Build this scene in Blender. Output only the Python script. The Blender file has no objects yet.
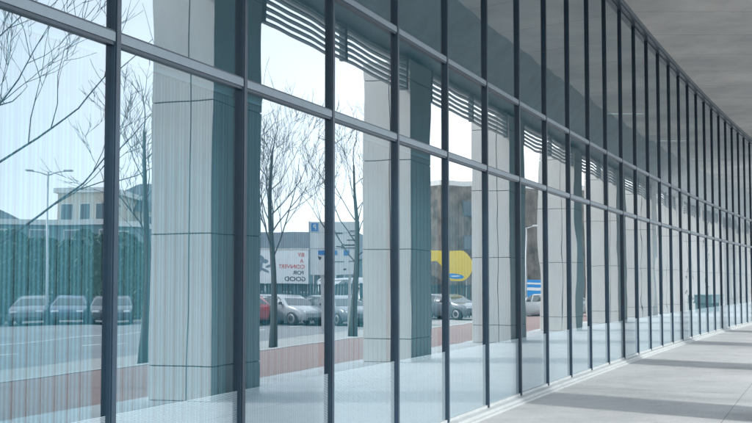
import bpy, bmesh, math, random
from mathutils import Vector, Matrix
R = math.radians
scene = bpy.context.scene
col = scene.collection

# ---------------------------------------------------------------- camera, sky, sun, exposure
EYE = 1.67
cd = bpy.data.cameras.new('camera')
cam = bpy.data.objects.new('camera', cd); col.objects.link(cam)
cd.sensor_width = 36.0
cd.lens = 36.0 * 1159.57 / 752.0
cd.clip_start = 0.05; cd.clip_end = 3000
cam.location = (0, 0, EYE)
cam.rotation_euler = (R(90) + 0.06155, 0, 0)
scene.camera = cam

SUN_HEADING = 131.0      # compass heading of the sun, measured from +Y towards +X
SUN_EL = 36.0
w = bpy.data.worlds.new('World'); scene.world = w; w.use_nodes = True
nt = w.node_tree; nt.nodes.clear()
wo = nt.nodes.new('ShaderNodeOutputWorld'); bg = nt.nodes.new('ShaderNodeBackground')
sky = nt.nodes.new('ShaderNodeTexSky'); sky.sky_type = 'NISHITA'; sky.sun_disc = False
sky.sun_elevation = R(SUN_EL); sky.sun_rotation = R(SUN_HEADING)
sky.air_density = 1.0; sky.dust_density = 3.0; sky.ozone_density = 1.0
tc = nt.nodes.new('ShaderNodeTexCoord')
cm = nt.nodes.new('ShaderNodeMapping'); cm.inputs['Scale'].default_value = (1, 1, 3.5)
cn = nt.nodes.new('ShaderNodeTexNoise'); cn.inputs['Scale'].default_value = 2.2; cn.inputs['Detail'].default_value = 6
cr = nt.nodes.new('ShaderNodeMapRange'); cr.inputs[1].default_value = .3; cr.inputs[2].default_value = .7
cr.inputs[3].default_value = .72; cr.inputs[4].default_value = .97
mx = nt.nodes.new('ShaderNodeMix'); mx.data_type = 'RGBA'
mx.inputs[7].default_value = (11.0, 11.7, 12.5, 1)       # thin white cloud sheet, in the sky's own units
L = nt.links.new
L(tc.outputs['Generated'], cm.inputs[0]); L(cm.outputs[0], cn.inputs['Vector']); L(cn.outputs['Fac'], cr.inputs[0])
L(cr.outputs[0], mx.inputs[0]); L(sky.outputs[0], mx.inputs[6]); L(mx.outputs[2], bg.inputs['Color'])
bg.inputs['Strength'].default_value = 0.15
L(bg.outputs[0], wo.inputs['Surface'])

sl = bpy.data.lights.new('sun', 'SUN'); sun = bpy.data.objects.new('sun', sl); col.objects.link(sun)
sl.energy = 2.1; sl.angle = R(3.5); sl.color = (1.0, .965, .92)
sd = Vector((math.sin(R(SUN_HEADING)) * math.cos(R(SUN_EL)), math.cos(R(SUN_HEADING)) * math.cos(R(SUN_EL)), math.sin(R(SUN_EL))))
sun.rotation_euler = sd.to_track_quat('Z', 'Y').to_euler()
sun.location = (30, -20, 40)

scene.view_settings.view_transform = 'Standard'; scene.view_settings.look = 'None'
scene.view_settings.exposure = 0.6; scene.view_settings.gamma = 1.0
scene.view_settings.use_curve_mapping = False
cy = scene.cycles
cy.max_bounces = 12; cy.glossy_bounces = 6; cy.transparent_max_bounces = 24; cy.diffuse_bounces = 4
cy.caustics_reflective = False; cy.caustics_refractive = False
cy.use_denoising = True; cy.sample_clamp_indirect = 6.0

# ---------------------------------------------------------------- helpers
random.seed(7)

class MB:
    """collects faces, then links them as one mesh object"""
    def __init__(s): s.bm = bmesh.new(); s.mi = 0
    def face(s, pts, mi=None):
        f = s.bm.faces.new([s.bm.verts.new(p) for p in pts]); f.material_index = s.mi if mi is None else mi; return f
    def hexa(s, b, t, mi=None):
        """b, t: four bottom and four top points, counter-clockwise seen from above"""
        vb = [s.bm.verts.new(p) for p in b]; vt = [s.bm.verts.new(p) for p in t]
        fs = [vb[::-1], vt] + [[vb[i], vb[(i + 1) % 4], vt[(i + 1) % 4], vt[i]] for i in range(4)]
        out = []
        for q in fs:
            f = s.bm.faces.new(q); f.material_index = s.mi if mi is None else mi; out.append(f)
        return out
    def box(s, x0, x1, y0, y1, z0, z1, M=None, mi=None):
        b = [Vector((x0, y0, z0)), Vector((x1, y0, z0)), Vector((x1, y1, z0)), Vector((x0, y1, z0))]
        t = [Vector((p.x, p.y, z1)) for p in b]
        if M is not None: b = [M @ p for p in b]; t = [M @ p for p in t]
        return s.hexa(b, t, mi)
    def tube(s, pts, rad, n=6, caps=True, mi=None):
        rings = []
        for i, p in enumerate(pts):
            p = Vector(p)
            d = (Vector(pts[min(i + 1, len(pts) - 1)]) - Vector(pts[max(i - 1, 0)])).normalized()
            a = d.orthogonal().normalized() if abs(d.z) > .95 else d.cross(Vector((0, 0, 1))).normalized()
            b = d.cross(a)
            r = rad[i] if isinstance(rad, (list, tuple)) else rad
            rings.append([s.bm.verts.new(p + (a * math.cos(2 * math.pi * k / n) + b * math.sin(2 * math.pi * k / n)) * r) for k in range(n)])
        for q, r2 in zip(rings, rings[1:]):
            for k in range(n):
                f = s.bm.faces.new((q[k], q[(k + 1) % n], r2[(k + 1) % n], r2[k])); f.smooth = True
                f.material_index = s.mi if mi is None else mi
        if caps and n > 2:
            s.bm.faces.new(rings[0][::-1]); s.bm.faces.new(rings[-1])
    def lathe(s, prof, axis_o, axis_d, n=20, mi=None):
        """prof: (r, h) pairs along axis"""
        d = Vector(axis_d).normalized(); a = d.orthogonal().normalized(); b = d.cross(a); o = Vector(axis_o)
        rings = [[s.bm.verts.new(o + d * h + (a * math.cos(2 * math.pi * k / n) + b * math.sin(2 * math.pi * k / n)) * r) for k in range(n)] for r, h in prof]
        for q, r2 in zip(rings, rings[1:]):
            for k in range(n):
                f = s.bm.faces.new((q[k], q[(k + 1) % n], r2[(k + 1) % n], r2[k])); f.smooth = True
                f.material_index = s.mi if mi is None else mi
        for rg, fl in ((rings[0], True), (rings[-1], False)):
            f = s.bm.faces.new(rg[::-1] if fl else rg); f.material_index = s.mi if mi is None else mi
    def build(s, name, mats, parent=None, bevel=0):
        bmesh.ops.recalc_face_normals(s.bm, faces=s.bm.faces[:])
        me = bpy.data.meshes.new(name); s.bm.to_mesh(me); s.bm.free()
        if not isinstance(mats, (list, tuple)): mats = [mats]
        for m in mats: me.materials.append(m)
        o = bpy.data.objects.new(name, me); col.objects.link(o)
        if parent is not None: o.parent = parent
        if bevel:
            b = o.modifiers.new('bevel', 'BEVEL'); b.width = bevel; b.segments = 2; b.limit_method = 'ANGLE'; b.angle_limit = R(40)
        return o

def tag(o, label=None, cat=None, group=None, kind=None):
    if label: o['label'] = label
    if cat: o['category'] = cat
    if group: o['group'] = group
    if kind: o['kind'] = kind
    return o

def empty(name, label, cat, loc=(0, 0, 0), rz=0.0, group=None):
    o = bpy.data.objects.new(name, None); col.objects.link(o)
    o.location = loc; o.rotation_euler = (0, 0, rz); o.empty_display_size = .3
    return tag(o, label, cat, group)

def copy_tree(o, parent=None):
    c = o.copy(); col.objects.link(c)
    if parent is not None: c.parent = parent
    for ch in list(o.children): copy_tree(ch, c)
    return c

def text_part(name, body, size, mat, parent, M, align='LEFT'):
    cu = bpy.data.curves.new('lettering', 'FONT'); cu.body = body; cu.size = size; cu.extrude = .004; cu.align_x = align
    cu.offset = size * .012
    tmp = bpy.data.objects.new('lettering', cu)
    me = bpy.data.meshes.new_from_object(tmp)
    bpy.data.objects.remove(tmp)
    me.transform(M); me.materials.clear(); me.materials.append(mat)
    o = bpy.data.objects.new(name, me); col.objects.link(o); o.parent = parent
    return o

# ---------------------------------------------------------------- materials
def mat(name, color, rough=.6, metal=0.0, noise=0.0, scale=3.0, bump=0.0, bscale=None, spec=.5, emit=None, stretch=None, color2=None):
    m = bpy.data.materials.new(name); m.use_nodes = True
    n = m.node_tree; p = n.nodes['Principled BSDF']; l = n.links.new
    p.inputs['Base Color'].default_value = (*color, 1); p.inputs['Roughness'].default_value = rough
    p.inputs['Metallic'].default_value = metal; p.inputs['Specular IOR Level'].default_value = spec
    if noise or bump:
        t = n.nodes.new('ShaderNodeTexCoord'); mp = n.nodes.new('ShaderNodeMapping')
        if stretch: mp.inputs['Scale'].default_value = stretch
        l(t.outputs['Object'], mp.inputs[0])
        a = n.nodes.new('ShaderNodeTexNoise'); a.inputs['Scale'].default_value = scale; a.inputs['Detail'].default_value = 8
        a.inputs['Roughness'].default_value = .65
        l(mp.outputs[0], a.inputs['Vector'])
        if noise:
            r = n.nodes.new('ShaderNodeValToRGB')
            c2 = color2 or color
            r.color_ramp.elements[0].position = .28; r.color_ramp.elements[1].position = .72
            r.color_ramp.elements[0].color = (*[c * (1 - noise) for c in color], 1)
            r.color_ramp.elements[1].color = (*[min(1, c * (1 + noise)) for c in c2], 1)
            l(a.outputs['Fac'], r.inputs[0]); l(r.outputs[0], p.inputs['Base Color'])
        if bump:
            b2 = n.nodes.new('ShaderNodeTexNoise'); b2.inputs['Scale'].default_value = bscale or scale * 8; b2.inputs['Detail'].default_value = 5
            l(mp.outputs[0], b2.inputs['Vector'])
            bp = n.nodes.new('ShaderNodeBump'); bp.inputs['Strength'].default_value = bump; bp.inputs['Distance'].default_value = .02
            l(b2.outputs['Fac'], bp.inputs['Height']); l(bp.outputs[0], p.inputs['Normal'])
    if emit:
        p.inputs['Emission Color'].default_value = (*color, 1); p.inputs['Emission Strength'].default_value = emit
    return m

def glass_mat():
    """coated solar glass: strong, slightly blue-green reflection, the dim room showing through"""
    m = bpy.data.materials.new('coated_glass'); m.use_nodes = True
    n = m.node_tree; n.nodes.clear(); l = n.links.new
    out = n.nodes.new('ShaderNodeOutputMaterial'); mixs = n.nodes.new('ShaderNodeMixShader')
    tr = n.nodes.new('ShaderNodeBsdfTransparent'); tr.inputs[0].default_value = (.50, .80, .91, 1)
    gl = n.nodes.new('ShaderNodeBsdfGlossy'); gl.inputs['Roughness'].default_value = 0.0
    lw = n.nodes.new('ShaderNodeLayerWeight'); lw.inputs['Blend'].default_value = .5
    rr = n.nodes.new('ShaderNodeValToRGB'); e = rr.color_ramp.elements
    e[0].position = .30; e[0].color = (.76, .87, .96, 1); e[1].position = .80; e[1].color = (.90, .925, .94, 1)
    x = e.new(.55); x.color = (.83, .91, .965, 1)
    fr = n.nodes.new('ShaderNodeMapRange'); fr.inputs[1].default_value = .3; fr.inputs[2].default_value = .8
    fr.inputs[3].default_value = .27; fr.inputs[4].default_value = .72
    l(lw.outputs['Facing'], rr.inputs[0]); l(rr.outputs[0], gl.inputs['Color'])
    l(lw.outputs['Facing'], fr.inputs[0]); l(fr.outputs[0], mixs.inputs[0])
    # each pane is slightly out of flat
    t = n.nodes.new('ShaderNodeTexCoord'); oi = n.nodes.new('ShaderNodeObjectInfo')
    sc = n.nodes.new('ShaderNodeVectorMath'); sc.operation = 'SCALE'; sc.inputs[0].default_value = (37, 19, 53)
    ad = n.nodes.new('ShaderNodeVectorMath'); ad.operation = 'ADD'
    l(oi.outputs['Random'], sc.inputs['Scale']); l(t.outputs['Object'], ad.inputs[0]); l(sc.outputs[0], ad.inputs[1])
    nz = n.nodes.new('ShaderNodeTexNoise'); nz.inputs['Scale'].default_value = .9; nz.inputs['Detail'].default_value = 1.2
    nz.inputs['Roughness'].default_value = .4
    l(ad.outputs[0], nz.inputs['Vector'])
    bp = n.nodes.new('ShaderNodeBump'); bp.inputs['Strength'].default_value = 1.0; bp.inputs['Distance'].default_value = .0023
    l(nz.outputs['Fac'], bp.inputs['Height']); l(bp.outputs[0], gl.inputs['Normal'])
    l(tr.outputs[0], mixs.inputs[1]); l(gl.outputs[0], mixs.inputs[2])
    # fine white ceramic lines printed on the lowest 0.88 m
    sx = n.nodes.new('ShaderNodeSeparateXYZ'); l(t.outputs['Object'], sx.inputs[0])
    def mth(op, a, b):
        q = n.nodes.new('ShaderNodeMath'); q.operation = op
        if hasattr(a, 'is_linked'): l(a, q.inputs[0])
        else: q.inputs[0].default_value = a
        if hasattr(b, 'is_linked'): l(b, q.inputs[1])
        else: q.inputs[1].default_value = b
        return q.outputs[0]
    low = mth('LESS_THAN', sx.outputs['Z'], .88)
    line = mth('LESS_THAN', mth('FRACT', mth('DIVIDE', sx.outputs['Z'], .009), 0.0), .60)
    msk = mth('MULTIPLY', mth('MULTIPLY', low, line), .58)
    df = n.nodes.new('ShaderNodeBsdfDiffuse'); df.inputs[0].default_value = (.47, .60, .67, 1)
    m2 = n.nodes.new('ShaderNodeMixShader'); l(msk, m2.inputs[0]); l(mixs.outputs[0], m2.inputs[1]); l(df.outputs[0], m2.inputs[2])
    l(m2.outputs[0], out.inputs[0])
    return m

def clear_mat():
    m = bpy.data.materials.new('clear_glass_edge'); m.use_nodes = True
    n = m.node_tree; n.nodes.clear()
    out = n.nodes.new('ShaderNodeOutputMaterial'); tr = n.nodes.new('ShaderNodeBsdfTransparent')
    tr.inputs[0].default_value = (.9, .96, .95, 1); n.links.new(tr.outputs[0], out.inputs[0])
    return m

def concrete_soffit_mat():
    """board-marked concrete: long streaks, faint pour lines"""
    m = bpy.data.materials.new('board_marked_concrete'); m.use_nodes = True
    n = m.node_tree; p = n.nodes['Principled BSDF']; l = n.links.new; p.inputs['Roughness'].default_value = .8
    t = n.nodes.new('ShaderNodeTexCoord')
    mp = n.nodes.new('ShaderNodeMapping'); mp.inputs['Rotation'].default_value = (0, 0, R(4)); mp.inputs['Scale'].default_value = (1.3, .8, 1)
    l(t.outputs['Object'], mp.inputs[0])
    a = n.nodes.new('ShaderNodeTexNoise'); a.inputs['Scale'].default_value = 1.1; a.inputs['Detail'].default_value = 11; a.inputs['Roughness'].default_value = .68
    l(mp.outputs[0], a.inputs['Vector'])
    mp2 = n.nodes.new('ShaderNodeMapping'); mp2.inputs['Scale'].default_value = (.3, .3, 1)
    l(t.outputs['Object'], mp2.inputs[0])
    b = n.nodes.new('ShaderNodeTexNoise'); b.inputs['Scale'].default_value = 1.3; b.inputs['Detail'].default_value = 4
    l(mp2.outputs[0], b.inputs['Vector'])
    r1 = n.nodes.new('ShaderNodeValToRGB'); r1.color_ramp.elements[0].position = .3; r1.color_ramp.elements[1].position = .7
    r1.color_ramp.elements[0].color = (.70, .70, .68, 1); r1.color_ramp.elements[1].color = (.86, .855, .83, 1)
    r2 = n.nodes.new('ShaderNodeValToRGB'); r2.color_ramp.elements[0].position = .35; r2.color_ramp.elements[1].position = .65
    r2.color_ramp.elements[0].color = (.80, .81, .82, 1); r2.color_ramp.elements[1].color = (1.08, 1.07, 1.05, 1)
    l(a.outputs['Fac'], r1.inputs[0]); l(b.outputs['Fac'], r2.inputs[0])
    mm = n.nodes.new('ShaderNodeMix'); mm.data_type = 'RGBA'; mm.blend_type = 'MULTIPLY'; mm.inputs[0].default_value = 1
    l(r1.outputs[0], mm.inputs[6]); l(r2.outputs[0], mm.inputs[7])
    # pour lines every 2.4 m
    sx = n.nodes.new('ShaderNodeSeparateXYZ'); l(t.outputs['Object'], sx.inputs[0])
    dv = n.nodes.new('ShaderNodeMath'); dv.operation = 'DIVIDE'; dv.inputs[1].default_value = 2.4; l(sx.outputs['Y'], dv.inputs[0])
    fc = n.nodes.new('ShaderNodeMath'); fc.operation = 'FRACT'; l(dv.outputs[0], fc.inputs[0])
    lt = n.nodes.new('ShaderNodeMath'); lt.operation = 'LESS_THAN'; lt.inputs[1].default_value = .012; l(fc.outputs[0], lt.inputs[0])
    mk = n.nodes.new('ShaderNodeMix'); mk.data_type = 'RGBA'; mk.inputs[7].default_value = (.2, .21, .21, 1)
    sc = n.nodes.new('ShaderNodeMath'); sc.operation = 'MULTIPLY'; sc.inputs[1].default_value = .55; l(lt.outputs[0], sc.inputs[0])
    l(sc.outputs[0], mk.inputs[0]); l(mm.outputs[2], mk.inputs[6]); l(mk.outputs[2], p.inputs['Base Color'])
    bp = n.nodes.new('ShaderNodeBump'); bp.inputs['Strength'].default_value = .25; bp.inputs['Distance'].default_value = .02
    l(a.outputs['Fac'], bp.inputs['Height']); l(bp.outputs[0], p.inputs['Normal'])
    return m

def floor_mat():
    m = bpy.data.materials.new('pale_floor_concrete'); m.use_nodes = True
    n = m.node_tree; p = n.nodes['Principled BSDF']; l = n.links.new; p.inputs['Roughness'].default_value = .62
    p.inputs['Specular IOR Level'].default_value = .35
    t = n.nodes.new('ShaderNodeTexCoord')
    a = n.nodes.new('ShaderNodeTexNoise'); a.inputs['Scale'].default_value = .9; a.inputs['Detail'].default_value = 9; a.inputs['Roughness'].default_value = .62
    l(t.outputs['Object'], a.inputs['Vector'])
    g = n.nodes.new('ShaderNodeTexNoise'); g.inputs['Scale'].default_value = 24; g.inputs['Detail'].default_value = 6
    l(t.outputs['Object'], g.inputs['Vector'])
    r1 = n.nodes.new('ShaderNodeValToRGB'); r1.color_ramp.elements[0].position = .3; r1.color_ramp.elements[1].position = .7
    r1.color_ramp.elements[0].color = (.43, .45, .46, 1); r1.color_ramp.elements[1].color = (.55, .57, .575, 1)
    r2 = n.nodes.new('ShaderNodeValToRGB'); r2.color_ramp.elements[0].position = .3; r2.color_ramp.elements[1].position = .7
    r2.color_ramp.elements[0].color = (.86, .86, .86, 1); r2.color_ramp.elements[1].color = (1.06, 1.06, 1.06, 1)
    l(a.outputs['Fac'], r1.inputs[0]); l(g.outputs['Fac'], r2.inputs[0])
    mm = n.nodes.new('ShaderNodeMix'); mm.data_type = 'RGBA'; mm.blend_type = 'MULTIPLY'; mm.inputs[0].default_value = 1
    l(r1.outputs[0], mm.inputs[6]); l(r2.outputs[0], mm.inputs[7]); st = n.nodes.new('ShaderNodeTexNoise'); st.inputs['Scale'].default_value = 2.6; st.inputs['Detail'].default_value = 11; st.inputs['Roughness'].default_value = .75
    st.inputs['Distortion'].default_value = .6; l(t.outputs['Object'], st.inputs['Vector'])
    r3 = n.nodes.new('ShaderNodeValToRGB'); r3.color_ramp.elements[0].position = .36; r3.color_ramp.elements[1].position = .50
    r3.color_ramp.elements[0].color = (.86, .86, .855, 1); r3.color_ramp.elements[1].color = (1, 1, 1, 1); l(st.outputs['Fac'], r3.inputs[0])
    m3 = n.nodes.new('ShaderNodeMix'); m3.data_type = 'RGBA'; m3.blend_type = 'MULTIPLY'; m3.inputs[0].default_value = 1
    l(mm.outputs[2], m3.inputs[6]); l(r3.outputs[0], m3.inputs[7]); l(m3.outputs[2], p.inputs['Base Color'])
    bp = n.nodes.new('ShaderNodeBump'); bp.inputs['Strength'].default_value = .15; bp.inputs['Distance'].default_value = .01
    l(g.outputs['Fac'], bp.inputs['Height']); l(bp.outputs[0], p.inputs['Normal'])
    return m

def brick_mat(name, c1, c2, cm_, sx, sy, rough=.8):
    m = bpy.data.materials.new(name); m.use_nodes = True
    n = m.node_tree; p = n.nodes['Principled BSDF']; l = n.links.new; p.inputs['Roughness'].default_value = rough
    t = n.nodes.new('ShaderNodeTexCoord'); b = n.nodes.new('ShaderNodeTexBrick')
    b.inputs['Color1'].default_value = (*c1, 1); b.inputs['Color2'].default_value = (*c2, 1); b.inputs['Mortar'].default_value = (*cm_, 1)
    b.inputs['Scale'].default_value = 1; b.inputs['Brick Width'].default_value = sx; b.inputs['Row Height'].default_value = sy
    b.inputs['Mortar Size'].default_value = .006
    l(t.outputs['UV' if False else 'Object'], b.inputs['Vector']); l(b.outputs[0], p.inputs['Base Color'])
    return m

M = {}
M['glass'] = glass_mat(); M['edge'] = clear_mat()
M['mullion'] = mat('dark_blue_grey_metal', (.018, .045, .075), .34, .0, noise=.28, scale=3.2, bump=.05, spec=.6)
M['transom'] = mat('grey_aluminium', (.24, .31, .36), .42, .25, noise=.06, scale=9)
M['trim_dark'] = mat('dark_gasket', (.02, .025, .03), .6)
M['sill'] = mat('pale_grey_metal_sill', (.50, .54, .55), .5, .2, noise=.10, scale=5)
M['soffit'] = concrete_soffit_mat()
M['floor'] = floor_mat()
M['joint'] = mat('dark_joint_filler', (.17, .18, .18), .9, noise=.3, scale=2)
M['column'] = mat('pale_precast_concrete', (.60, .60, .58), .7, noise=.10, scale=1.3, bump=.1, bscale=40, stretch=(1, 1, .35))
M['col_joint'] = mat('panel_joint', (.10, .105, .11), .9)
M['louvre'] = mat('grey_painted_louvre', (.30, .34, .36), .5)
M['beam'] = mat('grey_beam_concrete', (.60, .63, .63), .75, noise=.15, scale=1.5)
M['blind'] = mat('pale_blind_fabric', (.56, .60, .62), .8, noise=.05, scale=4)
bn_ = M['blind'].node_tree; bp_ = bn_.nodes['Principled BSDF']; bo_ = bn_.nodes['Material Output']
tl_ = bn_.nodes.new('ShaderNodeBsdfTranslucent'); tl_.inputs[0].default_value = (.56, .61, .63, 1)
bm_ = bn_.nodes.new('ShaderNodeMixShader'); bm_.inputs[0].default_value = .38
bn_.links.new(bp_.outputs[0], bm_.inputs[1]); bn_.links.new(tl_.outputs[0], bm_.inputs[2]); bn_.links.new(bm_.outputs[0], bo_.inputs[0])
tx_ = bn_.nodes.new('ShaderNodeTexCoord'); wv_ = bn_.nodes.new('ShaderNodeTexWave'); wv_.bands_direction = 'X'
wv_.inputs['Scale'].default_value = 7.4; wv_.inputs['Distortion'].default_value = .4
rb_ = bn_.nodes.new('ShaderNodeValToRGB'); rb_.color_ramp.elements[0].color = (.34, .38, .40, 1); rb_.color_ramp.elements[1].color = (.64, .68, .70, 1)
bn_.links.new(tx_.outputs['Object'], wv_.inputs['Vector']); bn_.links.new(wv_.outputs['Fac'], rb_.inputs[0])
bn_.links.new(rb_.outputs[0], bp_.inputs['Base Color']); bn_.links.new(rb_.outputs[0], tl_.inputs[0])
M['rail'] = mat('white_rail', (.7, .72, .73), .4)
M['room'] = mat('pale_room_wall', (.78, .80, .82), .8, noise=.15, scale=.8)
M['roomfloor'] = mat('room_floor_tile', (.60, .61, .61), .9)
M['roomceil'] = mat('room_ceiling', (.80, .79, .81), .9, noise=.1, scale=.7)
M['lamp'] = mat('lit_tube', (1.0, .97, .92), .5, emit=.5)
M['lampcase'] = mat('lamp_case', (.6, .62, .63), .4)
M['ground'] = mat('ground_asphalt', (.24, .245, .245), .9, noise=.2, scale=.3)
M['road'] = mat('road_asphalt', (.21, .215, .22), .85, noise=.15, scale=.6)
M['paint'] = mat('road_paint', (.75, .76, .75), .7, noise=.1, scale=5)
M['redpave'] = brick_mat('red_clay_pavers', (.31, .20, .18), (.26, .165, .15), (.28, .25, .23), .22, .11)
M['kerb'] = mat('pale_kerb_stone', (.42, .42, .41), .8, noise=.1, scale=3)
M['strip'] = mat('pale_paving', (.36, .355, .34), .85, noise=.12, scale=1.2)
M['bark'] = mat('grey_brown_bark', (.055, .055, .05), .9, noise=.3, scale=6, bump=.4, bscale=40, stretch=(1, 1, .3))
M['twig'] = mat('dark_twig', (.06, .055, .055), .9)
M['leaf'] = mat('hedge_leaf', (.14, .20, .15), .6, noise=.5, scale=1.4)
M['hedge_in'] = mat('hedge_inside', (.07, .12, .08), .9, noise=.3, scale=3)
M['rubber'] = mat('tyre_rubber', (.02, .02, .022), .8)
M['alloy'] = mat('wheel_alloy', (.5, .51, .53), .35, .8)
M['carglass'] = mat('car_window_glass', (.03, .04, .045), .06, spec=.8)
M['headl'] = mat('headlight_lens', (.75, .77, .8), .1, spec=.8)
M['taill'] = mat('tail_light_lens', (.45, .02, .02), .2)
M['blackpl'] = mat('black_plastic', (.025, .025, .027), .6)
M['plate'] = mat('number_plate', (.72, .72, .66), .5)
def paintm(name, c): 
    m = mat(name, c, .25, spec=.6); m.node_tree.nodes['Principled BSDF'].inputs['Coat Weight'].default_value = .6; return m
M['p_white'] = paintm('white_car_paint', (.33, .35, .37)); M['p_silver'] = paintm('silver_car_paint', (.13, .15, .17))
M['p_dark'] = paintm('dark_grey_car_paint', (.05, .055, .065)); M['p_red'] = paintm('red_car_paint', (.33, .05, .055))
M['p_blue'] = paintm('blue_car_paint', (.04, .07, .12))
M['fence'] = mat('dark_teal_fence_paint', (.045, .095, .11), .6)
M['planter'] = mat('pale_teal_planter', (.20, .32, .34), .6)
M['banner'] = mat('white_banner_vinyl', (.76, .79, .80), .5)
M['redink'] = mat('red_print', (.62, .11, .09), .6); M['blackink'] = mat('black_print', (.03, .03, .035), .6)
M['greyink'] = mat('grey_blue_print', (.16, .22, .27), .6)
M['signwhite'] = mat('pale_sign_face', (.54, .57, .585), .45); M['signblue'] = mat('blue_sign_paint', (.03, .17, .42), .45)
M['steel'] = mat('galvanised_steel', (.42, .44, .46), .45, .5, noise=.1, scale=5)
M['yellow'] = mat('yellow_panel', (.78, .58, .07), .5); M['bluepl'] = mat('bright_blue_panel', (.03, .26, .62), .4)
M['beige'] = mat('beige_render', (.52, .47, .40), .85, noise=.08, scale=.5); M['white_r'] = mat('white_render', (.66, .66, .64), .85, noise=.06, scale=.5)
M['tealclad'] = mat('teal_grey_cladding', (.13, .20, .22), .5, noise=.12, scale=.4)
M['roof'] = mat('slate_roof', (.09, .11, .13), .8, noise=.2, scale=1); M['win'] = mat('far_window_glass', (.06, .08, .10), .12, spec=.8)
M['stone'] = mat('dark_brown_rubble_stone', (.105, .085, .072), .9, noise=.75, scale=1.1, bump=.6, bscale=5, color2=(.16, .135, .115))
M['frame_w'] = mat('pale_window_frame', (.6, .6, .58), .6)
M['hill'] = mat('hill_ground', (.10, .13, .11), .95, noise=.3, scale=.02)

# ---------------------------------------------------------------- the facade line: 1.72 m bays on a very gentle curve
BAY = 1.71921; TH0 = .35218; KAP = .00346
PTS = {0: Vector((-1.56308, 6.98129, 0))}
def th(k): return TH0 + KAP * k
for k in range(0, 90): PTS[k + 1] = PTS[k] + BAY * Vector((math.sin(th(k)), math.cos(th(k)), 0))
for k in range(-1, -41, -1): PTS[k] = PTS[k + 1] - BAY * Vector((math.sin(th(k)), math.cos(th(k)), 0))
def fl(s, off=0.0, z=0.0):
    """point at bay position s along the facade, off metres out towards the street"""
    k = math.floor(s); f = s - k
    a = th(k + f - .5)
    return PTS[k].lerp(PTS[k + 1], f) + Vector((math.cos(a), -math.sin(a), 0)) * off + Vector((0, 0, z))
def bayM(k):
    """local frame of a bay: x along the facade, y into the building, z up, origin on the mullion line"""
    a = th(k)
    return Matrix(((math.sin(a), -math.cos(a), 0, PTS[k].x), (math.cos(a), math.sin(a), 0, PTS[k].y), (0, 0, 1, 0), (0, 0, 0, 1)))
def strip(mb, s0, s1, step, o0, o1, z0, z1=None):
    """band between two offsets that follows the facade; with z1 a solid"""
    n = max(1, round((s1 - s0) / step))
    for i in range(n):
        a, b = s0 + (s1 - s0) * i / n, s0 + (s1 - s0) * (i + 1) / n
        q = [fl(a, o0, z0), fl(a, o1, z0), fl(b, o1, z0), fl(b, o0, z0)]
        if z1 is None: mb.face(q)
        else: mb.hexa(q, [p + Vector((0, 0, z1 - z0)) for p in q])
    bmesh.ops.remove_doubles(mb.bm, verts=mb.bm.verts[:], dist=1e-4)

K0, K1 = -3, 30
ZB, ZT1, ZT0, ZTOP = .07, 3.16, 4.27, 7.544
ZS = 7.66                                            # soffit
COLS = [5.0 + 5 * j for j in range(-5, 12)]          # where each column starts, in bays
CI, CO, CW = 3.80, 4.78, .86                         # column inner and outer offset (m), width (bays)

# ---------------------------------------------------------------- ground and paving
g = MB(); g.face([(-900, -700, -.12), (1500, -700, -.12), (1500, 1700, -.12), (-900, 1700, -.12)])
tag(g.build('ground', M['ground']), kind='structure')
f = MB(); strip(f, -14, 60, 1, -.12, 5.05, -.10, 0.0)
tag(f.build('arcade_floor', M['floor']), kind='structure')
f = MB(); strip(f, -14, 75, 1, 5.054, 8.5, -.10, -.015)
tag(f.build('red_pavement', M['redpave']), kind='structure')
f = MB(); strip(f, -14, 75, 1, 8.504, 8.75, -.10, -.005)
tag(f.build('kerb', M['kerb']), kind='structure')
f = MB(); strip(f, -14, 75, 1, 8.754, 11.2, -.116)
tag(f.build('path', M['strip']), kind='structure')
f = MB(); strip(f, -14, 75, 1, 11.2, 21, -.114)
tag(f.build('road', M['road']), kind='structure')
f = MB(); strip(f, -14, 75, 1, 17.4, 17.55, -.110)
for s in range(-14, 70, 3): strip(f, s, s + 1.3, 1, 14.3, 14.42, -.110)
tag(f.build('road_marking', M['paint']), kind='structure')
# thin saw-cut joints in the arcade floor
f = MB(); strip(f, -14, 60, 1, 2.86, 2.867, .0015)
for s in (2.3, 7.3, 12.3, 17.3, 22.3, 27.3):
    f.face([fl(s, .16, .0012), fl(s, 5.0, .0012), fl(s + .006, 5.0, .0012), fl(s + .006, .16, .0012)])
tag(f.build('floor_joint', M['joint']), kind='structure')
h = MB()
ang0 = None
for i in range(40):
    a, b = R(20 + i * 2.4), R(20 + (i + 1) * 2.4)
    def hz(t): return 14 + 9 * math.sin(t * 5.1) + 5 * math.sin(t * 13 + 1)
    p = [Vector((math.sin(t) * r, math.cos(t) * r, z)) for t, r, z in ((a, 420, -.2), (b, 420, -.2), (b, 560, hz(b)), (a, 560, hz(a)))]
    q = [Vector((math.sin(t) * 760, math.cos(t) * 760, -.2)) for t in (a, b)]
    h.face(p); h.face([p[3], p[2], q[1], q[0]])
bmesh.ops.remove_doubles(h.bm, verts=h.bm.verts[:], dist=1e-3)
tag(h.build('hill', M['hill']), kind='structure')

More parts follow.
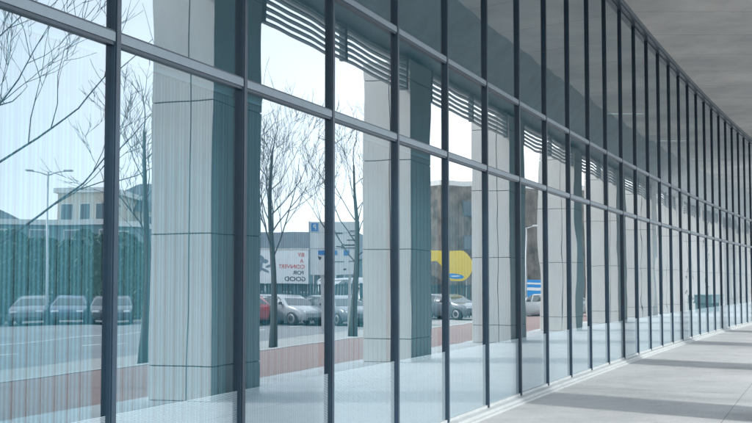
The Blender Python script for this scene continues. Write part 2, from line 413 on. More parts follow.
# ---------------------------------------------------------------- curtain wall
wall = empty('curtain_wall', 'long gently curving glass curtain wall with dark mullions, mirroring the street', 'glass facade', PTS[0])
IW = Matrix.Translation(-PTS[0])
HW = .030                                             # half width of a mullion
def inset(k, x0, x1, y0, y1, z0, z1, mb, mi=None):
    return mb.box(x0, x1, y0, y1, z0, z1, IW @ bayM(k), mi)
for k in range(K0, K1 + 1):
    m = MB()
    inset(k, -HW, HW, .010, .085, ZB, ZTOP, m)         # mullion body, 62 mm proud of the glass
    inset(k, -HW + .006, HW - .006, .0, .0095, ZB + .002, ZTOP - .002, m)   # pressure cap
    m.build('mullion', M['mullion'], wall, bevel=.003)
for k in range(K0, K1):
    e = BAY - HW - .001
    for z in (ZT1, ZT0):
        t = MB()
        inset(k, HW + .001, e, .006, .085, z - .028, z + .028, t, 0)
        inset(k, HW + .003, e - .002,   .010, .08, z + .0285, z + .040, t, 1)
        inset(k, HW + .003, e - .002,   .014, .08, z - .050, z - .0285, t, 1)
        t.build('transom', [M['transom'], M['mullion']], wall)
    for z0, z1 in ((ZB + .035, ZT1 - .051), (ZT1 + .041, ZT0 - .051), (ZT0 + .041, ZTOP - .03)):
        p = MB()
        fs = inset(k, HW + .002, e - .001, .040, .064, z0, z1, p, 1)
        # the outer face (towards the street) carries the coating
        c = (IW @ bayM(k)).to_3x3() @ Vector((0, -1, 0))
        p.bm.normal_update(); bmesh.ops.recalc_face_normals(p.bm, faces=p.bm.faces[:])
        for ff in fs:
            if ff.normal.dot(c) > .9: ff.material_index = 0
        # local origin at the pane so that each pane warps in its own way
        p.build('glass_pane', [M['glass'], M['edge']], wall)
s = MB()
for k in range(K0, K1):
    inset(k, 0, BAY + .002, -.13, .12, .0, .03, s)
    inset(k, 0, BAY + .002, -.085, .12, .03, ZB - .001, s)
    inset(k, HW + .001, BAY - HW - .001,   .015, .13, ZB, ZB + .034, s)
s.build('sill', M['sill'], wall)
s = MB(); t = MB()
for k in range(K0, K1):
    inset(k, 0, BAY + .002, -.085, .10, ZTOP + .001, ZTOP + .045, s)
    inset(k, 0, BAY + .002, -.125, .10, ZTOP + .046, ZS - .004, t)
    inset(k, HW + .001, BAY - HW - .001,   .015, .12, ZTOP - .03, ZTOP, s)
s.build('head_channel', M['mullion'], wall); t.build('head_trim', M['transom'], wall)

# ---------------------------------------------------------------- concrete canopy over the arcade
can = empty('concrete_canopy', 'grey board-marked concrete canopy roofing the walkway beside the glass', 'canopy', fl(0, 2.5, ZS))
off0 = Matrix.Translation(-fl(0, 2.5, ZS))
def moved(mb): bmesh.ops.transform(mb.bm, matrix=off0, verts=mb.bm.verts[:]); return mb
s = MB(); strip(s, -14, 60, 1, -.13, 4.15, ZS, ZS + .35); moved(s).build('soffit', M['soffit'], can)
b = MB()
n = 74
for i in range(n):
    a, c = -14 + i, -13 + i
    prof = [(2.9, ZS - .002), (3.96, 6.52), (3.96, 6.45), (4.18, 6.45), (4.18, ZS + .349)]
    A = [fl(a, o, z) for o, z in prof]; B = [fl(c, o, z) for o, z in prof]
    for j in range(len(prof)):
        b.face([A[j], A[(j + 1) % 5], B[(j + 1) % 5], B[j]])
bmesh.ops.remove_doubles(b.bm, verts=b.bm.verts[:], dist=1e-4)
moved(b).build('edge_beam', M['beam'], can)

# ---------------------------------------------------------------- columns and the louvres between them
for s0 in COLS:
    o = empty('concrete_column', 'square pale precast concrete column standing at the outer edge of the arcade', 'column', fl(s0 + CW / 2, (CI + CO) / 2), 0, 'columns along the outer edge of the arcade')
    T = Matrix.Translation(-fl(s0 + CW / 2, (CI + CO) / 2))
    m = MB()
    zs = [0.0, .49, 2.38, 4.27, 6.0, 6.405]
    for z0, z1 in zip(zs, zs[1:]):
        q = [fl(s0, CI, 0), fl(s0, CO, 0), fl(s0 + CW, CO, 0), fl(s0 + CW, CI, 0)]
        q = [T @ p for p in q]
        m.hexa([p + Vector((0, 0, z0 + .008)) for p in q], [p + Vector((0, 0, z1 - .008)) for p in q])
    m.build('panel_cladding', M['column'], o, bevel=.006)
    m = MB(); e = .012
    q = [fl(s0 + e, CI + .02, 0), fl(s0 + e, CO - .02, 0), fl(s0 + CW - e, CO - .02, 0), fl(s0 + CW - e, CI + .02, 0)]
    q = [T @ p for p in q]
    m.hexa(q, [p + Vector((0, 0, 6.40)) for p in q])
    # vertical panel joint on the side faces
    for ss in (s0 - .0012, s0 + CW + .0012):
        mid = CI + (CO - CI) * .36
        p0, p1 = T @ fl(ss, mid, .01), T @ fl(ss, mid + .016, .01)
        p2, p3 = T @ fl(s0 + CW / 2, mid + .016, .01), T @ fl(s0 + CW / 2, mid, .01)
        m.hexa([p0, p1, p2, p3], [p + Vector((0, 0, 6.36)) for p in (p0, p1, p2, p3)])
    m.build('joint_core', M['col_joint'], o)
for s0 in COLS[:-1]:
    a, b = s0 + CW + .01, s0 + 5 - .01
    o = empty('sunshade_louvre', 'horizontal grey slatted louvre hanging under the beam between two arcade columns', 'louvre', fl((a + b) / 2, CI + .1, 6.39), 0, 'louvres between the arcade columns')
    T = Matrix.Translation(-fl((a + b) / 2, CI + .1, 6.39))
    m = MB()
    for i in range(6):
        z = 5.76 + i * .116
        for j in range(4):
            u, v = a + (b - a) * j / 4, a + (b - a) * (j + 1) / 4
            q = [fl(u, CI + .03, z), fl(u, CI + .13, z + .004), fl(v, CI + .13, z + .004), fl(v, CI + .03, z)]
            q = [T @ p for p in q]; m.hexa(q, [p + Vector((0, 0, .022)) for p in q])
    bmesh.ops.remove_doubles(m.bm, verts=m.bm.verts[:], dist=1e-4)
    m.build('slats', M['louvre'], o)
    for sp in (a + (b - a) * .02, (a + b) / 2, b - (b - a) * .02):
        m = MB(); q = [T @ p for p in (fl(sp - .03, CI + .02, 5.74), fl(sp - .03, CI + .14, 5.74), fl(sp + .03, CI + .14, 5.74), fl(sp + .03, CI + .02, 5.74))]
        m.hexa(q, [p + Vector((0, 0,   .70)) for p in q]); m.build('hanger', M['louvre'], o)

# ---------------------------------------------------------------- the room behind the glass
s = MB(); strip(s, K0 - 1, K1 + 1, 1, -5.0, -.125, -.10, .0); tag(s.build('room_floor', M['roomfloor']), kind='structure')
s = MB(); strip(s, K0 - 1, K1 + 1, 1, -5.0, -.14, 7.66, 7.95); tag(s.build('room_ceiling', M['roomceil']), kind='structure')
s = MB(); strip(s, K0 - 1, K1 + 1, 1, -5.3, -5.002, -.1, 7.95)
for sa, sb in ((K0 - 1.1, K0 - 1.002), (K1 + 1.002, K1 + 1.1)): strip(s, sa, sb, 1, -5.3, -.10, -.1, 7.95)
tag(s.build('room_wall', M['room']), kind='structure')
blind0 = None
for k in range(K0, K1):
    if blind0 is None:
        blind0 = empty('vertical_blind', 'pale vertical blind hanging inside a tall lower glass pane', 'blind', (0, 0, 0), 0, 'vertical blinds behind the lower glass panes')
        m = MB(); m.box(.02, BAY - .02, .10, .14, 3.06, 3.10); m.build('rail', M['rail'], blind0)
        m = MB(); x = .02
        rnd = random.Random(3)
        while x < BAY - .13:
            tw = R(rnd.uniform(-3, 3)); c, sn = math.cos(tw) * rnd.uniform(.0545, .0590), math.sin(tw) * .0585
            cx = x + .0635
            q = [Vector((cx - c, .12 - sn, .12)), Vector((cx - c + .002, .123 - sn, .12)), Vector((cx + c, .123 + sn, .12)), Vector((cx + c, .12 + sn, .12))]
            m.hexa(q, [p + Vector((0, 0, 2.935)) for p in q])
            x += .127
        m.build('vanes', M['blind'], blind0)
        b = blind0
    else: b = copy_tree(blind0)
    b.matrix_world = bayM(k)
LAMPS = (20.2, 25.15, 29.8)
lamp0 = None
for i, sp in enumerate(LAMPS):
    if lamp0 is None:
        lamp0 = empty('tube_light', 'short lit tube light under the dark ceiling inside the glass', 'ceiling light', (0, 0, 0), 0, 'tube lights under the indoor ceiling')
        m = MB(); m.box(-.05, .05, -.65, .65, -.05, 0); m.build('lamp_case', M['lampcase'], lamp0)
        m = MB(); m.box(-.035, .035, -.62, .62, -.075, -.051); m.build('tube', M['lamp'], lamp0)
        b = lamp0
    else: b = copy_tree(lamp0)
    b.location = fl(sp, -3.0, 7.655); b.rotation_euler = (0, 0, -R(0))
    b.rotation_euler = (0, 0, R(90))

# ---------------------------------------------------------------- bare street trees
def tree(loc, seed, height, trunk_r, label, lean=(0, 0), spread=1.0, fork=.42, nl=11, low=38):
    rnd = random.Random(seed)
    o = empty('bare_tree', label, 'tree', loc, 0, 'bare street trees along the kerb')
    tm = MB(); cmb = MB()
    n = 9; pts = []; rad = []
    for i in range(n):
        t = i / (n - 1)
        pts.append(Vector((lean[0] * t + .10 * math.sin(t * 5 + seed), lean[1] * t + .10 * math.cos(t * 4 + seed), height * .80 * t)))
        rad.append(trunk_r * (1.12 - .12 * min(1, t * 8)) * (1 - .80 * t) + .012)
    tm.tube(pts, rad, 10)
    def limb(p, d, length, r, depth):
        k = 5; q = [p.copy()]; rr = [r]; dd = d.normalized()
        for i in range(k):
            dd = (dd + Vector((rnd.uniform(-.24, .24), rnd.uniform(-.24, .24), rnd.uniform(-.06, .20)))).normalized()
            q.append(q[-1] + dd * length / k); rr.append(max(.0035, r * (1 - .78 * (i + 1) / k)))
        cmb.tube(q, rr, 5 if r > .02 else 3, caps=False)
        if depth <= 0: return
        nb = rnd.randint(3, 4)
        for b in range(nb):
            t = rnd.uniform(.22, 1.0); i = min(k - 1, int(t * k)); f = t * k - i
            pp = q[i].lerp(q[i + 1], f); base = (q[i + 1] - q[i]).normalized()
            ax = base.orthogonal().normalized(); ax.rotate(Matrix.Rotation(rnd.uniform(0, 6.28), 3, base))
            nd = (base * math.cos(R(rnd.uniform(24, 48))) + ax * math.sin(R(rnd.uniform(24, 48)))).normalized()
            nd = (nd + Vector((0, 0, .22))).normalized()
            limb(pp, nd, length * rnd.uniform(.42, .68), max(.006, rr[i] * .62), depth - 1)
    for i in range(nl):
        t = fork + (1 - fork) * (i + rnd.uniform(-.3, .3)) / nl
        t = min(.99, max(fork, t)); j = min(n - 2, int(t * (n - 1))); f = t * (n - 1) - j
        p = pts[j].lerp(pts[j + 1], f); a = i * 2.4 + rnd.uniform(-.5, .5)
        el = R(rnd.uniform(low, 62)); ln = height * (.36 - .20 * (t - fork) / (1 - fork)) * spread * rnd.uniform(.8, 1.15)
        limb(p, Vector((math.cos(a) * math.cos(el), math.sin(a) * math.cos(el), math.sin(el))), ln, trunk_r * .22 * (1.15 - t) + .008, 3)
    limb(pts[-1], Vector((.1, .1, 1)), height * .2, .02, 2)
    tm.build('trunk', M['bark'], o); cmb.build('crown', M['twig'], o)
    return o
GZ = -.116
tree((9.95, 12.45, GZ), 17, 9.2, .11, 'wide bare tree nearest the camera, its branches filling the leftmost panes', spread=1.4, fork=.24, nl=24, low=20)
tree((12.9, 18.73, GZ), 23, 6.4, .10, 'bare tree standing half behind the nearest mirrored column', nl=8)
tree((16.06, 25.45, GZ), 36, 6.7, .12, 'bare tree with a straight trunk left of the direction sign', spread=1.2, nl=13)
tree((18.74, 31.68, GZ), 41, 7.2, .11, 'bare tree right of the direction sign beside a column', spread=1.15)

# ---------------------------------------------------------------- parked cars
def make_car(loc, heading, paint, label, style='hatch', Lc=4.2, Wc=1.76, Hc=1.40):
    """local x forward, z up; heading = compass direction of the nose"""
    o = empty('parked_car', label, 'car', loc, R(90 - heading), 'parked cars across the road')
    o.scale = (.9, .9, .9); hl = Lc / 2
    if style == 'van':
        prof = [(-hl, .35, .95, .96, .96), (-hl + .05, .25, 1.05, Hc - .12, .98), (-hl + .35, .22, 1.08, Hc, 1), (hl - 1.75, .22, 1.08, Hc - .02, 1), (hl - 1.05, .22, 1.05, Hc - .52, 1), (hl - .85, .22, 1.0, 1.04, 1), (hl - .25, .25, .86, .87, .94), (hl, .38, .66, .67, .80)]
    elif style == 'estate':
        prof = [(-hl, .38, .82, .83, .88), (-hl + .08, .28, .92, 1.0, .95), (-hl + .45, .22, .95, Hc - .08, 1), (-hl + .9, .2, .95, Hc, 1), (hl - 2.05, .2, .93, Hc - .02, 1), (hl - 1.72, .2, .92, Hc - .16, 1), (hl - 1.08, .2, .90, .915, 1), (hl - .3, .25, .76, .77, .93), (hl, .36, .58, .59, .78)]
    else:
        prof = [(-hl, .38, .80, .81, .88), (-hl + .08, .28, .92, .96, .95), (-hl + .55, .22, .95, Hc - .16, 1), (-hl + 1.1, .2, .95, Hc, 1), (hl - 2.1, .2, .93, Hc - .02, 1), (hl - 1.75, .2, .92, Hc - .16, 1), (hl - 1.02, .2, .90, .915, 1), (hl - .3, .25, .78, .79, .93), (hl, .36, .60, .61, .78)]
    m = MB(); rings = []
    hw = Wc / 2
    for (x, zb, zbelt, zr, wf) in prof:
        a = hw * wf; top = max(zr, zbelt + .005)
        tw = a * (.80 if top - zbelt > .2 else .95)
        ring = [(x, -a * .92, zb), (x, -a, (zb + zbelt) * .52), (x, -a * .985, zbelt), (x, -tw, top - .05 if top - zbelt > .2 else top - .003), (x, -tw * .8, top), (x, tw * .8, top), (x, tw, top - .05 if top - zbelt > .2 else top - .003), (x, a * .985, zbelt), (x, a, (zb + zbelt) * .52), (x, a * .92, zb)]
        rings.append([m.bm.verts.new(p) for p in ring])
    for q, r2 in zip(rings, rings[1:]):
        for k in range(10):
            f = m.bm.faces.new((q[k], q[(k + 1) % 10], r2[(k + 1) % 10], r2[k])); f.smooth = True
    m.bm.faces.new(rings[0]); m.bm.faces.new(rings[-1][::-1])
    cv = {i: [v.co.copy() for v in r] for i, r in enumerate(rings)}
    m.build('body', paint, o)
    def pane(name, quad, out, shrink=.10):
        c = sum(quad, Vector()) / len(quad); q = [p.lerp(c, shrink) + Vector(out) * .012 for p in quad]
        w_ = MB(); bk = [p - Vector(out) * .02 for p in q]
        w_.face(q); w_.face(bk[::-1])
        for i in range(len(q)): w_.face([q[i], q[(i + 1) % len(q)], bk[(i + 1) % len(q)], bk[i]])
        return w_.build(name, M['carglass'], o)
    cab = [i for i, p in enumerate(prof) if p[3] - p[2] > .25]
    i0, i1 = cab[0], cab[-1]
    for sgn, (lo, hi) in ((-1, (2, 3)), (1, (7, 6))):
        bot = [cv[i][lo] for i in range(i0, i1 + 1)]; tp = [cv[i][hi] for i in range(i0, i1 + 1)]
        mid = (len(bot)) // 2
        for seg in ((0, mid), (mid, len(bot) - 1)):
            if seg[1] <= seg[0]: continue
            q = bot[seg[0]:seg[1] + 1] + tp[seg[0]:seg[1] + 1][::-1]
            pane('side_window', q, (0, sgn, .2), .09)
    j = i1 + 1
    pane('windscreen', [cv[i1][4], cv[i1][5], cv[j][6], cv[j][3]], (.5, 0, .8), .07)
    j = i0 - 1
    pane('rear_window', [cv[i0][4], cv[i0][5], cv[j][6], cv[j][3]], (-.8, 0, .4), .10)
    for sx in (-1, 1):
        for sy in (-1, 1):
            c = Vector((sx * (hl - .82), sy * (hw - .10), .31))
            wm = MB(); wm.lathe([(.22, -.10), (.30, -.10), (.315, -.06), (.315, .07), (.29, .105), (.215, .105)], c, (0, sy, 0), 20)
            t = wm.build('wheel', M['rubber'], o)
            wm = MB(); wm.lathe([(.05, .07), (.21, .075), (.214, .109), (.19, .108), (.06, .102)], c, (0, sy, 0), 16)
            wm.build('rim', M['alloy'], t)
    for sy in (-1, 1):
        l_ = MB(); l_.box(hl - .20, hl - .05, sy * hw * .62 - .16, sy * hw * .62 + .16, .56, .70); l_.build('headlight', M['headl'], o, bevel=.02)
        l_ = MB(); l_.box(-hl - .01, -hl + .12, sy * hw * .70 - .11, sy * hw * .70 + .11, .68, .86); l_.build('tail_light', M['taill'], o, bevel=.02)
        l_ = MB(); l_.box(hl - 1.55, hl - 1.38, sy * (hw + .02), sy * (hw + .17), .93, 1.06); l_.build('mirror', M['blackpl'], o, bevel=.02)
    l_ = MB(); l_.box(hl - .03, hl + .035, -hw * .66, hw * .66, .25, .40); l_.build('front_grille', M['blackpl'], o, bevel=.02)
    l_ = MB(); l_.box(-hl - .03, -hl + .03, -.26, .26, .50, .61); l_.build('number_plate', M['plate'], o)
    return o
CARZ = -.116
make_car((37.2, 32.3, CARZ), 228, M['p_silver'], 'silver hatchback parked in front of the tall hedge, leftmost in the row')
make_car((35.0, 34.6, CARZ), 232, M['p_dark'], 'dark grey estate car parked before the tall hedge', 'estate', 4.5)
make_car((33.2, 36.2, CARZ), 228, M['p_blue'], 'blue hatchback parked before the hedge beside the nearest column')
make_car((29.15, 36.4, CARZ), 60, M['p_red'], 'red hatchback parked under the banner, half behind a tree trunk')
make_car((28.0, 38.0, CARZ), 262, M['p_white'], 'white estate car parked under the banner beside the red car', 'estate', 4.6)
make_car((26.3, 39.1, CARZ), 250, M['p_silver'], 'silver estate car parked beneath the direction sign', 'estate', 4.5)
make_car((24.9, 40.2, CARZ), 235, M['p_dark'], 'dark hatchback parked right of the direction sign')
make_car((38.6, 30.6, CARZ), 225, M['p_dark'], 'dark hatchback at the outermost end of the row before the hedge')
make_car((36.1, 33.4, CARZ), 230, M['p_blue'], 'blue estate car parked between the silver and dark grey cars at the hedge', 'estate', 4.4)
make_car((30.3, 38.9, CARZ), 70, M['p_dark'], 'dark estate car parked behind the red hatchback', 'estate', 4.5)
make_car((28.0, 48.0, CARZ), 262, M['p_silver'], 'silver hatchback parked below the yellow panel')
make_car((26.6, 52.8, CARZ), 80, M['p_white'], 'white hatchback parked furthest down the row', )
make_car((31.0, 45.5, CARZ), 255, M['p_white'], 'tall white van standing behind the direction sign', 'van', 4.9, 1.95, 2.25)

# ---------------------------------------------------------------- fence, banner, yellow panel, sign
def rail_fence(p0, p1, height, label, pitch=.14):
    p0, p1 = Vector(p0), Vector(p1); d = p1 - p0; Ln = d.length; a = math.atan2(d.y, d.x)
    o = empty('railing_fence', label, 'fence', p0, a)
    m = MB(); m.box(0, Ln, -.02, .02, height - .10, height - .05); m.box(0, Ln, -.02, .02, .12, .17); m.build('rail', M['fence'], o)
    m = MB(); x = pitch / 2
    while x < Ln: m.box(x - .045, x + .045, -.055, -.021, 0, height); x += pitch
    m.build('palings', M['fence'], o)
    n_ = max(2, int(Ln // 2.6) + 1)
    for i in range(n_):
        x = Ln * i / (n_ - 1); m = MB(); m.box(x - .05, x + .05, .021, .12, 0, height + .06); m.build('post', M['fence'], o)
    return o
rail_fence((33.0, 37.95, GZ), (26.2, 43.8, GZ), 1.75, 'dark teal paling fence behind the parked cars under the white banner')
rail_fence((31.6, 48.4, GZ), (27.6, 51.9, GZ), 1.7, 'dark teal paling fence under the yellow panel')

def board_frame(pl, pr, z0):
    """frame for a flat board whose reader stands on the facade's side; pl is the reader's left end"""
    pl, pr = Vector((*pl, 0)), Vector((*pr, 0)); ux = (pr - pl).normalized(); uz = Vector((0, 0, 1)); uy = uz.cross(ux)
    return (pr - pl).length, ux, uy
def board(name, label, cat, pl, pr, z0, z1, thick, face, edge=None):
    Lb, ux, uy = board_frame(pl, pr, z0)
    o = empty(name, label, cat, (pl[0], pl[1], 0), math.atan2(ux.y, ux.x))
    m = MB(); m.box(0, Lb, 0, thick, z0, z1); m.build('panel', face, o, bevel=.01)
    return o, Lb
def upright(x, z, s=1.0, y=-.006):
    return Matrix.Translation((x, y, z)) @ Matrix.Rotation(R(90), 4, 'X')
bn, Lb = board('banner', 'long white hoarding banner with red and black lettering above the teal fence', 'banner', (29.40, 40.75), (31.9, 38.6), 1.62, 3.17, .06, M['banner'])
m = MB(); m.box(-.03, Lb + .03, -.03, .09, 3.171, 3.23); m.build('top_rail', M['frame_w'], bn)
for t_, x, z, sz, mt in (('BY', .18, 2.85, .25, 'redink'), ('A', .22, 2.58, .24, 'redink'), ('CONVERT', .16, 2.31, .25, 'redink'), ('FOR', .20, 2.04, .24, 'blackink'), ('GOOD', .12, 1.74, .28, 'blackink')):
    text_part('lettering', t_, sz, M[mt], bn, upright(x, z))
m = MB()       # the dark abstract figure printed on the far end of the banner
for cx, cz, rx, rz_, a in ((2.25, 2.78, .20, .13, .4), (2.02, 2.62, .12, .10, 0), (2.18, 2.40, .06, .26, .1), (2.05, 2.22, .22, .06, .5), (2.32, 2.15, .16, .05, -.5), (1.86, 2.40, .16, .06, -.4), (2.62, 1.84, .34, .03, .35)):
    m.face([(cx + rx * math.cos(t) * math.cos(a) - rz_ * math.sin(t) * math.sin(a), -.004 - .0004 * rx * 10, cz + rx * math.cos(t) * math.sin(a) + rz_ * math.sin(t) * math.cos(a)) for t in [2 * math.pi * i / 14 for i in range(14)]])
m.build('printed_figure', M['greyink'], bn)

sg, Ls = board('direction_sign', 'large pale road direction sign with blue symbols on a grey pole', 'sign', (19.98, 33.19), (21.18, 32.34), 1.95, 3.85, .05, M['signwhite'])
m = MB(); m.box(.93, 1.05, .06, .18, -.116, 3.7); m.build('pole', M['steel'], sg)
m = MB(); m.box(.20, .30, .06, .16, -.116, 3.7); m.build('pole', M['steel'], sg)
m = MB(); m.box(Ls - .36, Ls - .06, -.006, -.001, 3.50, 3.80); m.box(Ls - .72, Ls - .34, -.006, -.001, 2.66, 2.82); m.box(.30, .52, -.006, -.001, 2.64, 2.84); m.build('blue_symbol', M['signblue'], sg)
text_part('parking_letter', 'P', .27, M['signwhite'], sg, upright(Ls - .29, 3.56, y=-.012))
m = MB()
for x0, x1, z, t in ((.10, .30, 3.52, .03), (.10, .28, 3.36, .035), (.08, .40, 3.20, .035), (.10, .50, 3.02, .05), (.06, .62, 2.92, .03), (.55, .80, 3.44, .05), (.5, .78, 2.96, .04), (.5, .86, 2.42, .025), (.12, .30, 2.42, .03), (.40, .52, 2.14, .06)):
    m.box(x0, x1, -.006, -.001, z - t / 2, z + t / 2)
for (ax, az, dx, dz) in ((1.02, 2.52, .13, .1), (.52, 3.02, .1, 0)):     # arrows
    m.face([(ax, -.005, az), (ax - .02, -.005, az + .06), (ax + dx, -.005, az + dz)]); m.face([(ax, -.0052, az), (ax + .06, -.0052, az - .05), (ax + dx, -.0052, az + dz)])
m.build('black_lettering', M['blackink'], sg)
m = MB(); m.box(.02, Ls - .02, -.005, -.001, 2.875, 2.89); m.box(.02, Ls - .02, -.005, -.001, 3.46, 3.47); m.box(-.03, 0, -.01, .05, 1.94, 3.86); m.box(Ls, Ls + .03, -.01, .05, 1.94, 3.86); m.build('divider', M['greyink'], sg)

# yellow rounded panel with a blue emblem on the further fence
yb = empty('yellow_panel', 'big yellow panel with a rounded end and blue emblem mounted above a fence', 'panel', (28.75, 50.8, 0), math.atan2(49.45 - 50.8, 30.35 - 28.75))
m = MB()
pts = []
Ly = 2.1
for i in range(17):
    t = math.pi / 2 + math.pi * i / 16
    pts.append((.75 + .75 * math.cos(t), 2.55 + .78 * math.sin(t)))
pts += [(1.2, 1.80), (1.45, 2.2), (1.45, 2.55), (1.62, 2.78), (2.1, 2.78), (2.1, 3.33)]
fr = [m.bm.verts.new((x, 0, z)) for x, z in pts]; bk = [m.bm.verts.new((x, .08, z)) for x, z in pts]
m.bm.faces.new(fr); m.bm.faces.new(bk[::-1])
for i in range(len(pts)): m.bm.faces.new((fr[i], fr[(i + 1) % len(pts)], bk[(i + 1) % len(pts)], bk[i]))
m.build('board', M['yellow'], yb)
m = MB(); m.face([(1.0 + .48 * math.cos(t), -.006, 2.03 + .13 * math.sin(t) + .05 * math.cos(t)) for t in [2 * math.pi * i / 20 for i in range(20)]]); m.build('emblem', M['bluepl'], yb)
m = MB(); m.face([(.95 + .26 * math.cos(t), -.009, 2.03 + .035 * math.sin(t)) for t in [2 * math.pi * i / 16 for i in range(16)]]); m.build('emblem_stripe', M['banner'], yb)
for x in (.35, 1.9): m = MB(); m.box(x - .04, x + .04, .085, .16, -.116, 3.0); m.build('post', M['steel'], yb)

# blue and white hoarding boards further along
def stripe_board(pl, pr, label, z0, z1):
    o, Lx = board('hoarding_board', label, 'hoarding', pl, pr, z0, z1, .06, M['bluepl'])
    h_ = z1 - z0; m = MB(); m.box(0, Lx, -.006, -.001, z0 + h_ * .40, z0 + h_ * .56); m.box(.1, Lx * .7, -.006, -.001, z0 + h_ * .74, z0 + h_ * .84); m.build('stripe', M['banner'], o)
    for x in (.2, Lx - .2): m = MB(); m.box(x - .04, x + .04, .065, .13, -.116, z1 - .05); m.build('post', M['steel'], o)
stripe_board((31.6, 61.9), (33.7, 60.1), 'blue and white striped hoarding before the dark brick building', .80, 1.85)
stripe_board((39.4, 83.3), (41.3, 81.4), 'blue and white striped hoarding far down between two columns', .9, 1.9)

# street lamps
def street_lamp(loc, H, rz, label):
    o = empty('street_lamp', label, 'street lamp', loc, rz)
    m = MB(); m.tube([(0, 0, 0), (0, 0, 1.2), (0, 0, H)], [.09, .065, .04], 8); m.build('post', M['steel'], o)
    for sx in (-1, 1):
        m = MB(); m.tube([(0, 0, H - .15), (sx * .35, 0, H - .02), (sx * .75, 0, H + .03)], [.03, .025, .02], 6); m.build('arm', M['steel'], o)
        m = MB(); m.box(sx * .62 - (.0 if sx > 0 else .36), sx * .62 + (.36 if sx > 0 else 0), -.09, .09, H + .01, H + .09); m.build('lamp_head', M['steel'], o, bevel=.03)
street_lamp((35.69, 31.89, GZ), 6.6, math.atan2(5.6, -6.4), 'tall slim street lamp with two arms standing among the parked cars')

o = empty('street_lamp', 'single armed street lamp before the dark brown stone building', 'street lamp', (28.4, 54.05, GZ), math.atan2(.7, -.75))
m = MB(); m.tube([(0, 0, 0), (0, 0, 1.2), (0, 0, 4.75)], [.08, .06, .04], 8); m.build('post', M['steel'], o)
m = MB(); m.tube([(0, 0, 4.7), (.3, 0, 4.82), (.45, 0, 4.84)], [.03, .025, .02], 6); m.build('arm', M['steel'], o)
m = MB(); m.box(.3, .85, -.10, .10, 4.80, 4.90); m.build('lamp_head', M['frame_w'], o, bevel=.03)

# ---------------------------------------------------------------- hedge
def hedge(p0, p1, wdt, hgt, label, n, seed):
    p0, p1 = Vector(p0), Vector(p1); d = p1 - p0; Ln = d.length
    o = empty('tall_hedge', label, 'hedge', p0, math.atan2(d.y, d.x))
    rnd = random.Random(seed)
    m = MB(); m.box(.1, Ln - .1, -wdt / 2 + .25, wdt / 2 - .25, 0, hgt - .35); m.build('branch_core', M['hedge_in'], o)
    m = MB()
    for i in range(n):
        f = rnd.random(); x = rnd.uniform(0, Ln)
        top = hgt + .22 * math.sin(x * 1.3 + seed) + .16 * math.sin(x * 3.3) + .12 * math.sin(x * 7.1 + 1)
        if f < .70: y = (-wdt / 2 + abs(rnd.gauss(0, .10))) * (1 if rnd.random() < .7 else -1); z = rnd.uniform(.05, top)
        else: y = rnd.uniform(-wdt / 2, wdt / 2); z = top - abs(rnd.gauss(0, .12))
        c = Vector((x, y, z)); u = Vector((rnd.gauss(0, 1), rnd.gauss(0, 1), rnd.gauss(0, 1))).normalized(); v = u.orthogonal().normalized()
        s_ = rnd.uniform(.07, .16)
        m.face([c - u * s_, c + v * s_ * .5, c + u * s_, c - v * s_ * .5])
    m.build('leaves', M['leaf'], o)
hedge((45.5, 33.5, GZ), (35.0, 41.6, GZ), 1.6, 4.0, 'tall clipped green hedge behind the leftmost parked cars', 16000, 5)

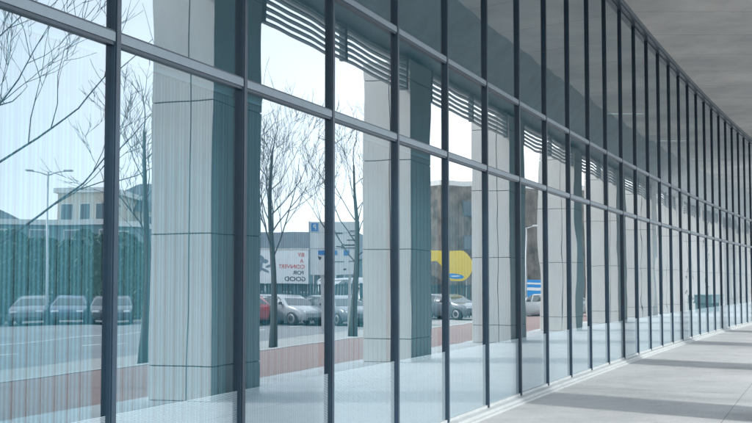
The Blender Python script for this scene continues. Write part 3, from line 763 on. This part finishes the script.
# ---------------------------------------------------------------- buildings beyond
def building(p_l, p_r, depth, H, wallm, label, rows, cols, roof='flat', wz=(1.1, 1.5), first=1.2, name='house', over=.25, frame=None):
    """front edge from the reader's left to right, seen from the facade"""
    p_l, p_r = Vector((*p_l, 0)), Vector((*p_r, 0)); d = p_r - p_l; Ln = d.length
    o = empty(name, label, 'building', (p_l.x, p_l.y, GZ), math.atan2(d.y, d.x))
    m = MB(); m.box(0, Ln, 0, depth, 0, H); m.build('wall', wallm, o)
    m = MB()
    if roof == 'flat':
        m.box(-over, Ln + over, -over, depth + over, H + .002, H + .35)
    else:
        rise = depth * .28
        b_ = [Vector((-over, -over, H + .002)), Vector((Ln + over, -over, H + .002)), Vector((Ln + over, depth + over, H + .002)), Vector((-over, depth + over, H + .002))]
        i_ = depth * .45 if roof == 'hip' else 0
        r0, r1 = Vector((i_, depth / 2, H + rise)), Vector((Ln - i_, depth / 2, H + rise))
        m.face(b_[::-1]); m.face([b_[0], b_[1], r1, r0]); m.face([b_[2], b_[3], r0, r1]); m.face([b_[1], b_[2], r1]); m.face([b_[3], b_[0], r0])
    m.build('roof', M['roof'] if roof != 'flat' else M['frame_w'], o)
    for r_ in range(rows):
        for c_ in range(cols):
            x = Ln * (c_ + .5) / cols; z = first + r_ * (H - first + .4) / rows
            m = MB(); m.box(x - wz[0] / 2 - .07, x + wz[0] / 2 + .07, -.05, -.002, z - .07, z + wz[1] + .07); fo = m.build('window', frame or M['frame_w'], o)
            m = MB(); m.box(x - wz[0] / 2, x + wz[0] / 2, -.058, -.051, z, z + wz[1]); m.build('pane', M['win'], fo)
    return o
building((53.0, 49.8), (66.0, 39.5), 9, 5.5, M['tealclad'], 'low teal glazed block with pale roof edge, behind the hedge at far left', 2, 7, 'flat', (1.3, 1.6))
building((58.2, 52.2), (61.0, 49.9), 8, 8.0, M['beige'], 'narrow beige apartment block with small windows behind the hedge', 3, 3, 'flat', (.7, 1.2))
building((58.0, 59.0), (64.5, 53.5), 8, 7.2, M['beige'], 'beige house with dark slate roof beside the nearest column', 3, 4, 'hip', (.8, 1.3))
building((40.9, 61.05), (51.5, 51.5), 7, 3.3, M['tealclad'], 'teal clad building with tall windows behind the banner', 1, 15, 'hip', (.5, 1.8))
building((39.0, 79.5), (43.3, 67.0), 8, 8.7, M['stone'], 'dark brown stone building behind the yellow panel', 2, 4, 'flat', (.7, .9), 4.2, over=-.02, frame=M['roof'])
building((80, 60.5), (96, 46), 10, 5.6, M['white_r'], 'long white house far behind the hedge', 3, 8, 'hip')

# planter at the far end of the arcade
pc = fl(36.9, 3.3, 0)
o = empty('planter', 'long dark green trough planter on legs at the far end of the arcade', 'planter', pc, R(90) - th(33))
m = MB(); m.box(-1.6, 1.6, -.28, .28, .52, .95); m.build('box', M['planter'], o, bevel=.02)
for sx in (-1.05, 1.05):
    m = MB(); m.box(sx - .04, sx + .04, -.24, .24, 0, .519); m.build('leg', M['planter'], o)
m = MB(); m.box(-1.62, 1.62, -.30, .30, .951, 1.0); m.build('rim', M['planter'], o)
